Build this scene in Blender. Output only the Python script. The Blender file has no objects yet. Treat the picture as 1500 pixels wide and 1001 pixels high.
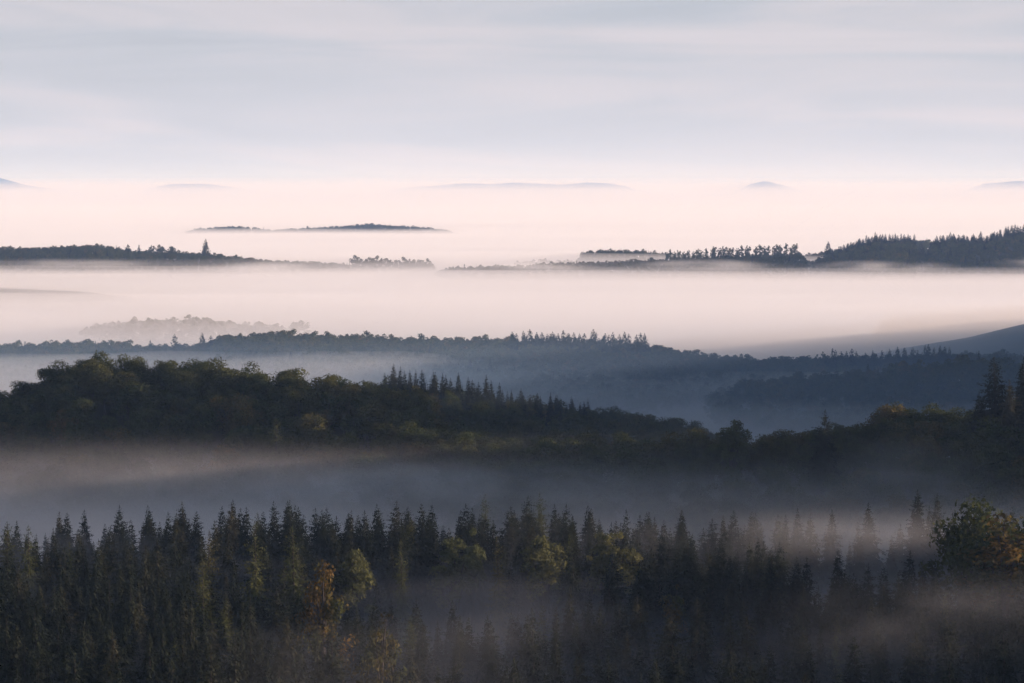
import bpy, math, random
import numpy as np

SC = bpy.context.scene
COL = SC.collection
R = math.radians

# ------------------------------------------------------------------ camera
ZC = 190.0                      # camera height above the datum (a lookout on a hill)
F = 750.0 / math.tan(R(10.0))   # focal length in photo pixels (1500 px wide, 20 degrees)
HOR = 282.0                     # photo row of the true horizon
PITCH = math.atan((500.5 - HOR) / F)
cam_d = bpy.data.cameras.new('camera')
cam = bpy.data.objects.new('camera', cam_d)
COL.objects.link(cam)
cam_d.sensor_width = 36.0
cam_d.angle = R(20.0)
cam_d.clip_start = 1.0
cam_d.clip_end = 120000.0
cam.location = (0, 0, ZC)
cam.rotation_euler = (R(90) - PITCH, 0, 0)
SC.camera = cam

# ------------------------------------------------------------------ light
SUN_EL = 5.5
VEIL_TAU = 0.14
SUN_AZ = 87.0                   # degrees clockwise from the view direction (+Y): sun on the right
world = bpy.data.worlds.new('World')
SC.world = world
world.use_nodes = True
wn, wl = world.node_tree.nodes, world.node_tree.links
wn.clear()
w_out = wn.new('ShaderNodeOutputWorld')
w_bg = wn.new('ShaderNodeBackground')
w_bg.inputs['Strength'].default_value = 0.06
sky = wn.new('ShaderNodeTexSky')
sky.sky_type = 'NISHITA'
sky.sun_disc = False
sky.sun_elevation = R(SUN_EL)
sky.sun_rotation = R(SUN_AZ)
sky.altitude = 400
sky.air_density = 1.0
sky.dust_density = 1.2
sky.ozone_density = 4.0
# thin cirrus veil with slanting wisps
tc = wn.new('ShaderNodeTexCoord')
sep = wn.new('ShaderNodeSeparateXYZ')
wl.new(tc.outputs['Generated'], sep.inputs[0])
zadd = wn.new('ShaderNodeMath'); zadd.operation = 'ADD'; zadd.inputs[1].default_value = 0.055
zmax = wn.new('ShaderNodeMath'); zmax.operation = 'MAXIMUM'; zmax.inputs[1].default_value = 0.02
wl.new(sep.outputs['Z'], zadd.inputs[0]); wl.new(zadd.outputs[0], zmax.inputs[0])
wmap = wn.new('ShaderNodeMapping')
wmap.inputs['Rotation'].default_value = (0, R(7), 0)
wmap.inputs['Scale'].default_value = (4.5, 4.5, 48.0)
wl.new(tc.outputs['Generated'], wmap.inputs[0])
wnoise = wn.new('ShaderNodeTexNoise')
wnoise.inputs['Scale'].default_value = 1.0
wnoise.inputs['Detail'].default_value = 7
wnoise.inputs['Roughness'].default_value = 0.52
wnoise.inputs['Distortion'].default_value = 1.1
wl.new(wmap.outputs[0], wnoise.inputs['Vector'])
wramp = wn.new('ShaderNodeMapRange')
wramp.inputs['From Min'].default_value = 0.38
wramp.inputs['From Max'].default_value = 0.74
wramp.inputs['To Min'].default_value = 0.85
wramp.inputs['To Max'].default_value = 1.4
wl.new(wnoise.outputs['Fac'], wramp.inputs['Value'])
# a thin layer is seen through more of itself near the horizon: cover = 1 - exp(-tau / height)
vdiv = wn.new('ShaderNodeMath'); vdiv.operation = 'DIVIDE'
vmul = wn.new('ShaderNodeMath'); vmul.operation = 'MULTIPLY'; vmul.inputs[1].default_value = -VEIL_TAU
vexp = wn.new('ShaderNodeMath'); vexp.operation = 'EXPONENT'
vinv = wn.new('ShaderNodeMath'); vinv.operation = 'SUBTRACT'; vinv.inputs[0].default_value = 1.0
wl.new(wramp.outputs[0], vdiv.inputs[0]); wl.new(zmax.outputs[0], vdiv.inputs[1])
wl.new(vdiv.outputs[0], vmul.inputs[0]); wl.new(vmul.outputs[0], vexp.inputs[0]); wl.new(vexp.outputs[0], vinv.inputs[1])
wmix = wn.new('ShaderNodeMix'); wmix.data_type = 'RGBA'
wl.new(vinv.outputs[0], wmix.inputs['Factor'])
wl.new(sky.outputs[0], wmix.inputs[6])
vtint = wn.new('ShaderNodeMix'); vtint.data_type = 'RGBA'       # thin blue veil, pinker where the wisps are thick
vtr = wn.new('ShaderNodeMapRange'); vtr.interpolation_type = 'SMOOTHSTEP'
vtr.inputs['From Min'].default_value = 0.44; vtr.inputs['From Max'].default_value = 0.68
wl.new(wnoise.outputs['Fac'], vtr.inputs['Value']); wl.new(vtr.outputs[0], vtint.inputs['Factor'])
vtint.inputs[6].default_value = (5.75, 5.78, 6.55, 1)
vtint.inputs[7].default_value = (6.40, 5.98, 6.48, 1)
wl.new(vtint.outputs[2], wmix.inputs[7])
wl.new(wmix.outputs[2], w_bg.inputs['Color'])
wl.new(w_bg.outputs[0], w_out.inputs['Surface'])

sun_d = bpy.data.lights.new('sun', 'SUN')
sun_d.energy = 5.0
sun_d.angle = R(0.6)
sun_d.color = (1.0, 0.79, 0.71)
sun = bpy.data.objects.new('sun', sun_d)
COL.objects.link(sun)
sun.location = (3000, 0, 900)
sun.rotation_euler = (R(90 - SUN_EL), 0, R(-SUN_AZ + 180) )
EXPOSURE = 1.04
vs = SC.view_settings
vs.view_transform = 'Standard'
vs.look = 'None'
vs.exposure = EXPOSURE
vs.gamma = 1.0
vs.use_curve_mapping = False
cy = SC.cycles
cy.max_bounces = 8
cy.diffuse_bounces = 2
cy.glossy_bounces = 1
cy.transmission_bounces = 2
cy.volume_bounces = 6
cy.transparent_max_bounces = 64
cy.volume_max_steps = 256
cy.use_denoising = True
cy.use_adaptive_sampling = True

# ------------------------------------------------------------------ helpers
rng = np.random.default_rng(11)
random.seed(4)

def slope(py):                     # photo row -> vertical slope of the sight line (small angles)
    b = (500.5 - np.asarray(py, float)) / F
    return (b - math.tan(PITCH)) / (1 + b * math.tan(PITCH))

def side(px, py=400.0):            # photo column -> x / y
    b = (500.5 - py) / F
    return (np.asarray(px, float) - 750) / F / (math.cos(PITCH) + b * math.sin(PITCH))

def to_px(x, y):                   # approximate photo column of a ground position
    return 750 + F * x / np.maximum(y, 1.0)

def _hash(ix, iy, seed):
    n = (ix * 374761393 + iy * 668265263 + seed * 974711) & 0x7fffffff
    n = ((n ^ (n >> 13)) * 1274126177) & 0x7fffffff
    return ((n ^ (n >> 16)) & 0xffff) / 65535.0

def vnoise(x, y, seed=0):
    x = np.asarray(x, float); y = np.asarray(y, float)
    ix = np.floor(x).astype(np.int64); iy = np.floor(y).astype(np.int64)
    fx = x - ix; fy = y - iy
    fx = fx * fx * (3 - 2 * fx); fy = fy * fy * (3 - 2 * fy)
    a = _hash(ix, iy, seed); b = _hash(ix + 1, iy, seed)
    c = _hash(ix, iy + 1, seed); d = _hash(ix + 1, iy + 1, seed)
    return (a + (b - a) * fx) * (1 - fy) + (c + (d - c) * fx) * fy

def fbm(x, y, seed=0, octv=4):
    s = 0; a = 0.5; t = 0
    for k in range(octv):
        s = s + a * vnoise(x * 2 ** k, y * 2 ** k, seed + k * 17); t += a; a *= 0.5
    return s / t * 2 - 1

def link(o):
    COL.objects.link(o); return o

def mesh_from(name, verts, faces, mat, smooth=False):
    me = bpy.data.meshes.new(name)
    me.from_pydata(verts if isinstance(verts, list) else verts.tolist(), [], faces if isinstance(faces, list) else faces.tolist())
    if mat: me.materials.append(mat)
    if smooth:
        me.polygons.foreach_set('use_smooth', [True] * len(me.polygons))
    me.update()
    return me

def tag(o, label=None, cat=None, group=None, kind=None):
    if label: o['label'] = label
    if cat: o['category'] = cat
    if group: o['group'] = group
    if kind: o['kind'] = kind
    return o

# ------------------------------------------------------------------ materials
def leaf_material(name, stops, transl=0.28, clump=0.35, clump_scale=0.6, alt=None):
    """foliage: a colour per tree (random), lighter and darker clumps, thin leaves that let light through"""
    m = bpy.data.materials.new(name); m.use_nodes = True
    n, l = m.node_tree.nodes, m.node_tree.links
    n.clear()
    out = n.new('ShaderNodeOutputMaterial')
    oi = n.new('ShaderNodeObjectInfo')
    ramp = n.new('ShaderNodeValToRGB')
    el = ramp.color_ramp.elements
    while len(el) < len(stops): el.new(0.5)
    for e, (p, c) in zip(el, stops):
        e.position = p; e.color = (*c, 1)
    l.new(oi.outputs['Random'], ramp.inputs[0])
    tcn = n.new('ShaderNodeTexCoord')
    nz = n.new('ShaderNodeTexNoise'); nz.inputs['Scale'].default_value = clump_scale; nz.inputs['Detail'].default_value = 2
    l.new(tcn.outputs['Object'], nz.inputs['Vector'])
    mr = n.new('ShaderNodeMapRange')
    mr.inputs['From Min'].default_value = 0.3; mr.inputs['From Max'].default_value = 0.7
    mr.inputs['To Min'].default_value = 1 - clump; mr.inputs['To Max'].default_value = 1 + clump
    l.new(nz.outputs['Fac'], mr.inputs['Value'])
    mul = n.new('ShaderNodeVectorMath'); mul.operation = 'SCALE'
    base = ramp.outputs[0]
    if alt:                            # boughs of another tint within the same crown
        n2 = n.new('ShaderNodeTexNoise'); n2.inputs['Scale'].default_value = 0.22; n2.inputs['Detail'].default_value = 2
        ad = n.new('ShaderNodeVectorMath'); ad.operation = 'ADD'
        l.new(tcn.outputs['Object'], ad.inputs[0]); l.new(oi.outputs['Random'], ad.inputs[1])
        sc3 = n.new('ShaderNodeVectorMath'); sc3.operation = 'SCALE'; sc3.inputs['Scale'].default_value = 90.0
        l.new(oi.outputs['Random'], sc3.inputs[0]); l.new(sc3.outputs[0], ad.inputs[1])
        l.new(ad.outputs[0], n2.inputs['Vector'])
        m2 = n.new('ShaderNodeMapRange'); m2.inputs['From Min'].default_value = 0.42; m2.inputs['From Max'].default_value = 0.62
        l.new(n2.outputs['Fac'], m2.inputs['Value'])
        mc = n.new('ShaderNodeMix'); mc.data_type = 'RGBA'
        l.new(m2.outputs[0], mc.inputs['Factor']); l.new(base, mc.inputs[6]); mc.inputs[7].default_value = (*alt, 1)
        base = mc.outputs[2]
    l.new(base, mul.inputs[0]); l.new(mr.outputs[0], mul.inputs['Scale'])
    d = n.new('ShaderNodeBsdfDiffuse'); t = n.new('ShaderNodeBsdfTranslucent')
    mx = n.new('ShaderNodeMixShader'); mx.inputs[0].default_value = transl
    l.new(mul.outputs[0], d.inputs[0]); l.new(mul.outputs[0], t.inputs[0])
    l.new(d.outputs[0], mx.inputs[1]); l.new(t.outputs[0], mx.inputs[2])
    l.new(mx.outputs[0], out.inputs['Surface'])
    return m

def plain_material(name, c1, c2, scale):
    m = bpy.data.materials.new(name); m.use_nodes = True
    n, l = m.node_tree.nodes, m.node_tree.links
    b = n['Principled BSDF']; b.inputs['Roughness'].default_value = 0.9
    b.inputs['Specular IOR Level'].default_value = 0.1
    g = n.new('ShaderNodeNewGeometry')
    nz = n.new('ShaderNodeTexNoise'); nz.inputs['Scale'].default_value = scale; nz.inputs['Detail'].default_value = 5
    l.new(g.outputs['Position'], nz.inputs['Vector'])
    ramp = n.new('ShaderNodeValToRGB')
    ramp.color_ramp.elements[0].position = 0.35; ramp.color_ramp.elements[0].color = (*c1, 1)
    ramp.color_ramp.elements[1].position = 0.65; ramp.color_ramp.elements[1].color = (*c2, 1)
    l.new(nz.outputs['Fac'], ramp.inputs[0]); l.new(ramp.outputs[0], b.inputs['Base Color'])
    return m

def air_material(name, density, color, aniso=0.0, shape=None):
    """even air, or a drifting mist whose density follows a noise (shape: dict)"""
    m = bpy.data.materials.new(name); m.use_nodes = True
    n, l = m.node_tree.nodes, m.node_tree.links
    n.clear()
    out = n.new('ShaderNodeOutputMaterial')
    v = n.new('ShaderNodeVolumePrincipled')
    v.inputs['Color'].default_value = (*color, 1)
    v.inputs['Density'].default_value = density
    v.inputs['Density Attribute'].default_value = ''
    v.inputs['Anisotropy'].default_value = aniso
    v.inputs['Absorption Color'].default_value = (1, 1, 1, 1)   # scatters, does not absorb
    l.new(v.outputs[0], out.inputs['Volume'])
    if shape:
        g = n.new('ShaderNodeNewGeometry')
        mp = n.new('ShaderNodeMapping')
        mp.inputs['Rotation'].default_value = (0, 0, R(shape.get('rot', 0)))
        mp.inputs['Scale'].default_value = shape['scale']
        mp.inputs['Location'].default_value = shape.get('loc', (0, 0, 0))
        l.new(g.outputs['Position'], mp.inputs[0])
        nz = n.new('ShaderNodeTexNoise'); nz.inputs['Scale'].default_value = 1.0
        nz.inputs['Detail'].default_value = shape.get('detail', 3); nz.inputs['Roughness'].default_value = 0.55
        nz.inputs['Distortion'].default_value = 0.4
        l.new(mp.outputs[0], nz.inputs['Vector'])
        mr = n.new('ShaderNodeMapRange'); mr.interpolation_type = 'SMOOTHSTEP'
        mr.inputs['From Min'].default_value = shape['lo']; mr.inputs['From Max'].default_value = shape['hi']
        mr.inputs['To Min'].default_value = shape.get('floor', 0.0) * density; mr.inputs['To Max'].default_value = density
        l.new(nz.outputs['Fac'], mr.inputs['Value'])
        s = n.new('ShaderNodeSeparateXYZ'); l.new(g.outputs['Position'], s.inputs[0])
        zz = n.new('ShaderNodeMapRange'); zz.interpolation_type = 'SMOOTHSTEP'
        zz.inputs['From Min'].default_value = shape['z1']; zz.inputs['From Max'].default_value = shape['z0']
        zz.inputs['To Min'].default_value = 0.0; zz.inputs['To Max'].default_value = 1.0
        l.new(s.outputs['Z'], zz.inputs['Value'])
        mu = n.new('ShaderNodeMath'); mu.operation = 'MULTIPLY'
        l.new(mr.outputs[0], mu.inputs[0]); l.new(zz.outputs[0], mu.inputs[1])
        last = mu
        for axis, a, b in shape.get('fades', ()):     # the mist thins out along x or y
            f = n.new('ShaderNodeMapRange'); f.interpolation_type = 'SMOOTHSTEP'
            f.inputs['From Min'].default_value = a; f.inputs['From Max'].default_value = b
            l.new(s.outputs[axis], f.inputs['Value'])
            k = n.new('ShaderNodeMath'); k.operation = 'MULTIPLY'
            l.new(last.outputs[0], k.inputs[0]); l.new(f.outputs[0], k.inputs[1]); last = k
        l.new(last.outputs[0], v.inputs['Density'])
    return m

M = {}
M['spruce'] = leaf_material('spruce_needles', [(0.0, (0.020, 0.026, 0.018)), (0.5, (0.028, 0.034, 0.021)), (0.85, (0.040, 0.043, 0.025)), (1.0, (0.058, 0.055, 0.032))], 0.15, 0.35, 0.5)
M['larch'] = leaf_material('larch_needles', [(0.0, (0.070, 0.080, 0.032)), (0.6, (0.085, 0.090, 0.036)), (1.0, (0.105, 0.095, 0.036))], 0.3, 0.35, 0.5)
M['birch'] = leaf_material('birch_leaves', [(0.0, (0.085, 0.095, 0.040)), (1.0, (0.120, 0.118, 0.048))], 0.35, 0.35, 0.5)
M['autumn'] = leaf_material('autumn_leaves', [(0.0, (0.075, 0.058, 0.020)), (1.0, (0.115, 0.070, 0.020))], 0.3, 0.5, 0.35, (0.052, 0.058, 0.022))
M['oak'] = leaf_material('broad_leaves', [(0.0, (0.040, 0.055, 0.020)), (0.5, (0.052, 0.064, 0.022)), (0.78, (0.074, 0.074, 0.025)), (0.93, (0.098, 0.082, 0.027)), (1.0, (0.115, 0.074, 0.026))], 0.25, 0.45, 0.3, (0.066, 0.070, 0.024))
M['bark'] = plain_material('bark', (0.035, 0.030, 0.026), (0.06, 0.05, 0.042), 2.0)
M['forest_floor'] = plain_material('forest_floor', (0.022, 0.028, 0.014), (0.045, 0.045, 0.022), 0.05)

# ------------------------------------------------------------------ the land
def curve(pts):
    a = np.array(pts, float)
    return lambda p: np.interp(p, a[:, 0], a[:, 1])

# each ridge: distance, widths (front, back), height of its woods, rows of its skyline in the photo
RIDGES = [
    dict(name='near_hill', D=curve([(-300, 1090), (300, 1075), (600, 1040), (720, 1000), (1500, 960), (1800, 950)]), wf=95, wb=120, trees=17, base=-150,
         top=curve([(-300, 620), (-60, 592), (0, 572), (50, 548), (95, 522), (150, 518), (300, 530), (350, 545), (450, 552), (540, 566), (600, 576), (640, 616), (700, 626), (800, 630), (930, 644), (1000, 644), (1060, 634), (1140, 630), (1240, 618), (1340, 600), (1420, 600), (1500, 594), (1800, 575)])),
    dict(name='second_hill', D=curve([(300, 1340), (1100, 1340)]), wf=130, wb=150, trees=16, base=-150,
         top=curve([(200, 700), (420, 600), (540, 566), (600, 566), (700, 580), (800, 594), (860, 600), (950, 616), (1020, 628), (1100, 655), (1300, 760)])),
    dict(name='middle_ridge', D=curve([(-300, 2180), (1800, 2180)]), wf=330, wb=260, trees=16, base=-158,
         top=curve([(-400, 520), (0, 507), (100, 503), (200, 506), (270, 508), (300, 502), (330, 490), (400, 487), (560, 494), (740, 499), (950, 507), (1000, 517), (1060, 525), (1150, 527), (1300, 528), (1400, 524), (1500, 521), (1800, 515)])),
    dict(name='spur', D=curve([(900, 1880), (1800, 1820)]), wf=170, wb=110, trees=16, base=-158,
         top=curve([(900, 700), (1040, 575), (1100, 553), (1200, 546), (1300, 537), (1380, 527), (1440, 523), (1500, 526), (1800, 520)])),
    dict(name='sunken_ridge', D=curve([(-300, 2780), (1800, 2780)]), wf=220, wb=220, trees=16, base=-170,
         top=curve([(-400, 500), (0, 497), (60, 485), (120, 472), (200, 465), (300, 466), (420, 477), (560, 481), (640, 491), (760, 520), (2000, 560)])),
    dict(name='right_slope', D=curve([(-300, 2480), (1800, 2480)]), wf=150, wb=300, trees=4, base=-170,
         top=curve([(1000, 640), (1250, 522), (1330, 505), (1420, 489), (1500, 469), (1600, 449), (1800, 430)])),
    dict(name='left_slope', D=curve([(-300, 3650), (1800, 3650)]), wf=420, wb=900, trees=6, base=-170,
         top=curve([(-500, 413), (0, 420), (120, 424), (260, 439), (420, 466), (700, 500), (2000, 560)])),
    dict(name='far_ridge_left', D=curve([(-300, 4850), (1800, 4850)]), wf=330, wb=300, trees=16, base=-170,
         top=curve([(-500, 362), (0, 360), (60, 358), (150, 357), (185, 364), (300, 370), (400, 378), (500, 384), (560, 387), (640, 391), (700, 420), (2000, 470)])),
    dict(name='far_ridge_right', D=curve([(-300, 4600), (1800, 4600)]), wf=260, wb=220, trees=15, base=-170,
         top=curve([(-300, 470), (560, 430), (660, 391), (720, 386), (800, 384), (900, 382), (1000, 376), (1080, 370), (1172, 366), (1184, 380), (1194, 378), (1230, 366), (1260, 356), (1290, 351), (1338, 352), (1343, 372), (1358, 371), (1366, 358), (1385, 352), (1440, 353), (1470, 345), (1500, 341), (1800, 330)])),
    dict(name='far_ridge_back', D=curve([(-300, 5200), (1800, 5200)]), wf=180, wb=200, trees=15, base=-170,
         top=curve([(300, 470), (700, 400), (760, 381), (790, 378), (845, 381), (852, 368), (870, 364), (940, 364), (975, 370), (1050, 372), (1150, 376), (1300, 352), (1360, 352), (1420, 360), (1800, 360)])),
    dict(name='island_ridge', D=curve([(-300, 9000), (1800, 9000)]), wf=260, wb=300, trees=16, base=-172,
         top=curve([(-200, 420), (200, 350), (262, 341), (290, 334), (350, 331), (400, 335), (460, 332), (540, 327), (600, 331), (640, 335), (720, 350), (1300, 420)])),
    dict(name='far_hills', D=curve([(-300, 44000), (1800, 44000)]), wf=2600, wb=2500, trees=0, base=-172,
         top=curve([(-500, 262), (-100, 255), (0, 260), (18, 265), (40, 271), (70, 275), (110, 279), (180, 285), (215, 277), (250, 270), (300, 270), (330, 273), (400, 282), (520, 284), (600, 274), (640, 272), (680, 269), (720, 270), (750, 267), (790, 269), (830, 270), (860, 267), (890, 268), (920, 273), (960, 283), (1070, 284), (1095, 271), (1110, 267), (1122, 265), (1136, 269), (1190, 282), (1400, 284), (1440, 270), (1490, 265), (1560, 270), (2200, 284)])),
]

_v = curve([(-4000, -30), (-300, -6), (0, -4), (60, -20), (340, -101), (420, -103), (640, -105.5), (770, -106.5), (880, -148), (1600, -152), (2400, -163), (4000, -168), (6000, -171), (100000, -171)])

def ground(x, y):
    """height of the land above the datum"""
    x = np.asarray(x, float); y = np.asarray(y, float)
    px = to_px(x, y)
    px = np.where(y < 200, 750 + F * x / 200, px)
    z = _v(y) + fbm(x / 130, y / 130, 3, 3) * np.interp(y, [0, 300, 800, 5000], [1, 2.5, 3.5, 6])
    # the wooded plateau in front sinks a little across its middle and rises to the right
    plate = np.exp(-((y - 650) / 60) ** 2)
    z = z - 7.0 * plate * np.clip(1 - np.abs(px - 690) / 230, 0, 1)
    z = z + 5.0 * np.exp(-((y - 640) / 90) ** 2) * np.clip((px - 1250) / 250, 0, 1.2)
    z = z + 2.5 * np.exp(-((y - 560) / 120) ** 2) * np.clip((450 - px) / 300, 0, 1)
    for r in RIDGES:
        D = r['D'](px)
        crest = D * slope(r['top'](px)) - r['trees']
        d = y - D
        w = np.where(d < 0, r['wf'], r['wb'])
        e = np.exp(-(d / w) ** 2)
        h = r['base'] + (crest - r['base']) * e - 70 * np.clip(1 - e / 0.10, 0, 1)
        if r['name'] == 'far_hills':
            h = h + np.exp(-(d / w) ** 2) * 14 * fbm(x / 700, y / 700, 41, 4)
        else:
            wl_ = 60 + np.clip(D - 1500, 0, 4000) / 16
            h = h + fbm(x / wl_, y / wl_, 9, 3) * np.interp(D, [1000, 2200, 4600], [1.2, 2.5, 6.5]) * np.exp(-(d / w) ** 2)
        z = np.maximum(z, np.where(crest > r['base'], h, -999))
    # the hill on the right, outside the picture: its crest is shaped to place shadow and sun over the near valleys
    xc = 0.20 * y + 420
    hc = np.interp(y, [-200, 150, 640, 720, 830, 870, 950, 975, 1030, 1055, 1150, 1300, 2330, 2700], [-100, -38, -36, -46, -46, -11, -11, -45, -45, -4, -4, -28, -34, -165])
    hs = -165 + (hc + 165) * np.exp(-(np.maximum(xc - x, 0) / 190) ** 2)
    hs = hs + 4 * fbm(x / 70, y / 70, 13, 3)
    z = np.maximum(z, np.where((y > -150) & (y < 2950), hs, -999))
    return z + ZC

def ground1(x, y):
    return float(ground(np.array([x]), np.array([y]))[0])

# one sheet: rows grow with distance, columns fan out to either side
def sheet_rows():
    ys = list(np.arange(-600, 300, 60.0)) + list(np.arange(300, 1500, 14.0)) + list(np.arange(1500, 2600, 24.0)) + list(np.arange(2600, 5600, 55.0))
    y = 5600.0
    while y < 10000: ys.append(y); y += 110
    while y < 60000: ys.append(y); y *= 1.022
    return np.array(ys)
_rows = sheet_rows()
_t = np.concatenate([np.linspace(-0.9, -0.24, 14)[:-1], np.linspace(-0.24, 0.24, 261), np.linspace(0.24, 0.9, 14)[1:]])
_Y, _T = np.meshgrid(_rows, _t, indexing='ij')
_X = _T * (np.maximum(_Y, 0) + 700 * np.clip(1 - _Y / 1200, 0.12, 1))
_Z = ground(_X, _Y)
_nv, _nt = _Y.shape
_idx = np.arange(_nv * _nt).reshape(_nv, _nt)
_faces = np.stack([_idx[:-1, :-1], _idx[:-1, 1:], _idx[1:, 1:], _idx[1:, :-1]], -1).reshape(-1, 4)
terrain = link(bpy.data.objects.new('terrain', mesh_from('terrain', np.stack([_X, _Y, _Z], -1).reshape(-1, 3), _faces, M['forest_floor'], True)))
tag(terrain, 'rolling wooded hills and valleys reaching to the far blue hills', 'hills', kind='structure')

# ------------------------------------------------------------------ trees: meshes shared by many trees
class Soup:
    def __init__(s): s.v = []; s.f = []
    def quad(s, a, b, c, d):
        i = len(s.v); s.v += [a, b, c, d]; s.f.append((i, i + 1, i + 2, i + 3))
    def tri(s, a, b, c):
        i = len(s.v); s.v += [a, b, c]; s.f.append((i, i + 1, i + 2))
    def tube(s, pts, rads, k=6):
        pts = [np.array(p, float) for p in pts]
        base = len(s.v)
        for j, (p, r) in enumerate(zip(pts, rads)):
            a = pts[min(j + 1, len(pts) - 1)] - pts[max(j - 1, 0)]
            a = a / (np.linalg.norm(a) + 1e-9)
            u = np.cross(a, (0.3, 1, 0.1)); u /= np.linalg.norm(u); w = np.cross(a, u)
            for q in range(k):
                t = 2 * math.pi * q / k
                s.v.append(tuple(p + r * (math.cos(t) * u + math.sin(t) * w)))
        for j in range(len(pts) - 1):
            for q in range(k):
                s.f.append((base + j * k + q, base + j * k + (q + 1) % k, base + (j + 1) * k + (q + 1) % k, base + (j + 1) * k + q))
        s.f.append(tuple(base + (len(pts) - 1) * k + q for q in range(k)))
    def mesh(s, name, mat):
        return mesh_from(name, [tuple(map(float, p)) for p in s.v], s.f, mat)

def spray(s, p, d, L, W, droop, rg):
    """one needled twig: a bent, pointed leaf-like face"""
    d = d / (np.linalg.norm(d) + 1e-9)
    n = np.cross(d, (0, 0, 1.0)); n /= (np.linalg.norm(n) + 1e-9)
    roll = rg.normal(0, 0.5)
    n = n * math.cos(roll) + np.array((0, 0, 1)) * math.sin(roll)
    m = p + d * L * 0.5 - np.array((0, 0, droop * L * 0.2))
    e = p + d * L - np.array((0, 0, droop * L * 0.75))
    s.quad(p, m + n * W * 0.5, e, m - n * W * 0.5)

def conifer(seed, H, Rmax, branches, detail, start=0.12, droop=0.35, shape=0.85, thick=1.0, ragged=0.18, core=120, twig=1.0):
    """trunk, drooping branches set all round it at uneven heights, needled twigs along each branch"""
    rg = np.random.default_rng(seed)
    s = Soup(); tr = Soup()
    lean = rg.normal(0, 0.008, 2)
    bend = lambda z: np.array((lean[0] * z, lean[1] * z, z))
    tr.tube([bend(z) for z in (-1.0, H * 0.3, H * 0.7, H * 0.985)], [0.014 * H, 0.011 * H, 0.006 * H, 0.0010 * H], 6)
    asym = rg.uniform(0, 6.28); ph = rg.uniform(0, 6.28, 3)
    wv = 0.16 * Rmax
    for i in range(branches):
        t = 1 - (1 - (i + rg.random()) / branches) ** 0.8      # more branches low down, where the crown is wide
        t = min(t, 0.99)
        a = i * 2.39996 + rg.normal(0, 0.35)
        z0 = H * (start + (1 - start) * t)
        prof = (1 - t) ** shape
        L = Rmax * prof * (1 + 0.13 * math.sin(t * 23 + a * 2 + ph[0]) + 0.10 * math.cos(a - asym)) * rg.uniform(1 - 2 * ragged, 1 + ragged) + 0.10
        if t < 0.15: L *= 0.75 + t * 1.7
        up = 0.75 * t ** 2.0 - 0.15 + rg.normal(0, 0.10)
        d = np.array((math.cos(a), math.sin(a), up)); side_v = np.array((-math.sin(a), math.cos(a), 0))
        p0 = bend(z0)
        ns = max(1, int(round(detail * L / Rmax)))
        dr = droop * (0.95 - 0.6 * t)
        for k in range(ns):
            u = (k + 0.5 + rg.uniform(-0.2, 0.2)) / ns
            p = p0 + d * L * u - np.array((0, 0, dr * L * u * u))
            tw = (0.26 * L * (1.15 - u) + 0.25) * rg.uniform(0.75, 1.3) * twig
            wd = (0.14 + 0.12 * L / Rmax) * thick * min(Rmax / 3.0, 1.35)
            for sg in (-1, 1):
                dd = d * rg.uniform(0.3, 0.9) + side_v * sg * rg.uniform(0.5, 1.0) + np.array((0, 0, rg.normal(-0.15, 0.2)))
                spray(s, p, dd, tw, wd * 1.4, droop * 1.3, rg)
            if rg.random() < 0.7:
                spray(s, p, d * 0.4 + np.array((rg.normal(0, 0.3), rg.normal(0, 0.3), -0.9)), tw * 0.7, wd * 1.5, 0.2, rg)
        pe = p0 + d * L * 0.78 - np.array((0, 0, dr * L * 0.5))
        spray(s, pe, d + np.array((0, 0, 0.2)), 0.26 * L + 0.12, 0.22 * thick * min(Rmax / 3.0, 1.35) * (0.4 + 0.6 * prof), 0.1, rg)
    for i in range(core):                                       # inner needles that close the crown
        t = 1 - (1 - rg.random() ** 0.9) ** 0.75
        t = min(t, 0.93)
        r = Rmax * (1 - t) ** shape * 0.55 * math.sqrt(rg.random())
        a = rg.uniform(0, 6.28)
        p = bend(H * (start + (1 - start) * t)) + np.array((math.cos(a) * r, math.sin(a) * r, 0))
        spray(s, p, np.array((math.cos(a + 1) * 0.6, math.sin(a + 1) * 0.6, -0.6)), (0.5 + 0.35 * Rmax * (1 - t)) * twig, (0.25 + 0.16 * Rmax * (1 - t)) * thick, 0.2, rg)
    for k in range(4):                                          # the leader
        a = rg.uniform(0, 6.28)
        spray(s, bend(H * (0.945 + 0.012 * k)), np.array((math.cos(a) * 0.12, math.sin(a) * 0.12, 1.0)), 0.045 * H * rg.uniform(0.6, 1.0), 0.12 * thick * max(1, Rmax / 4.5), 0.0, rg)
    return s, tr

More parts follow.
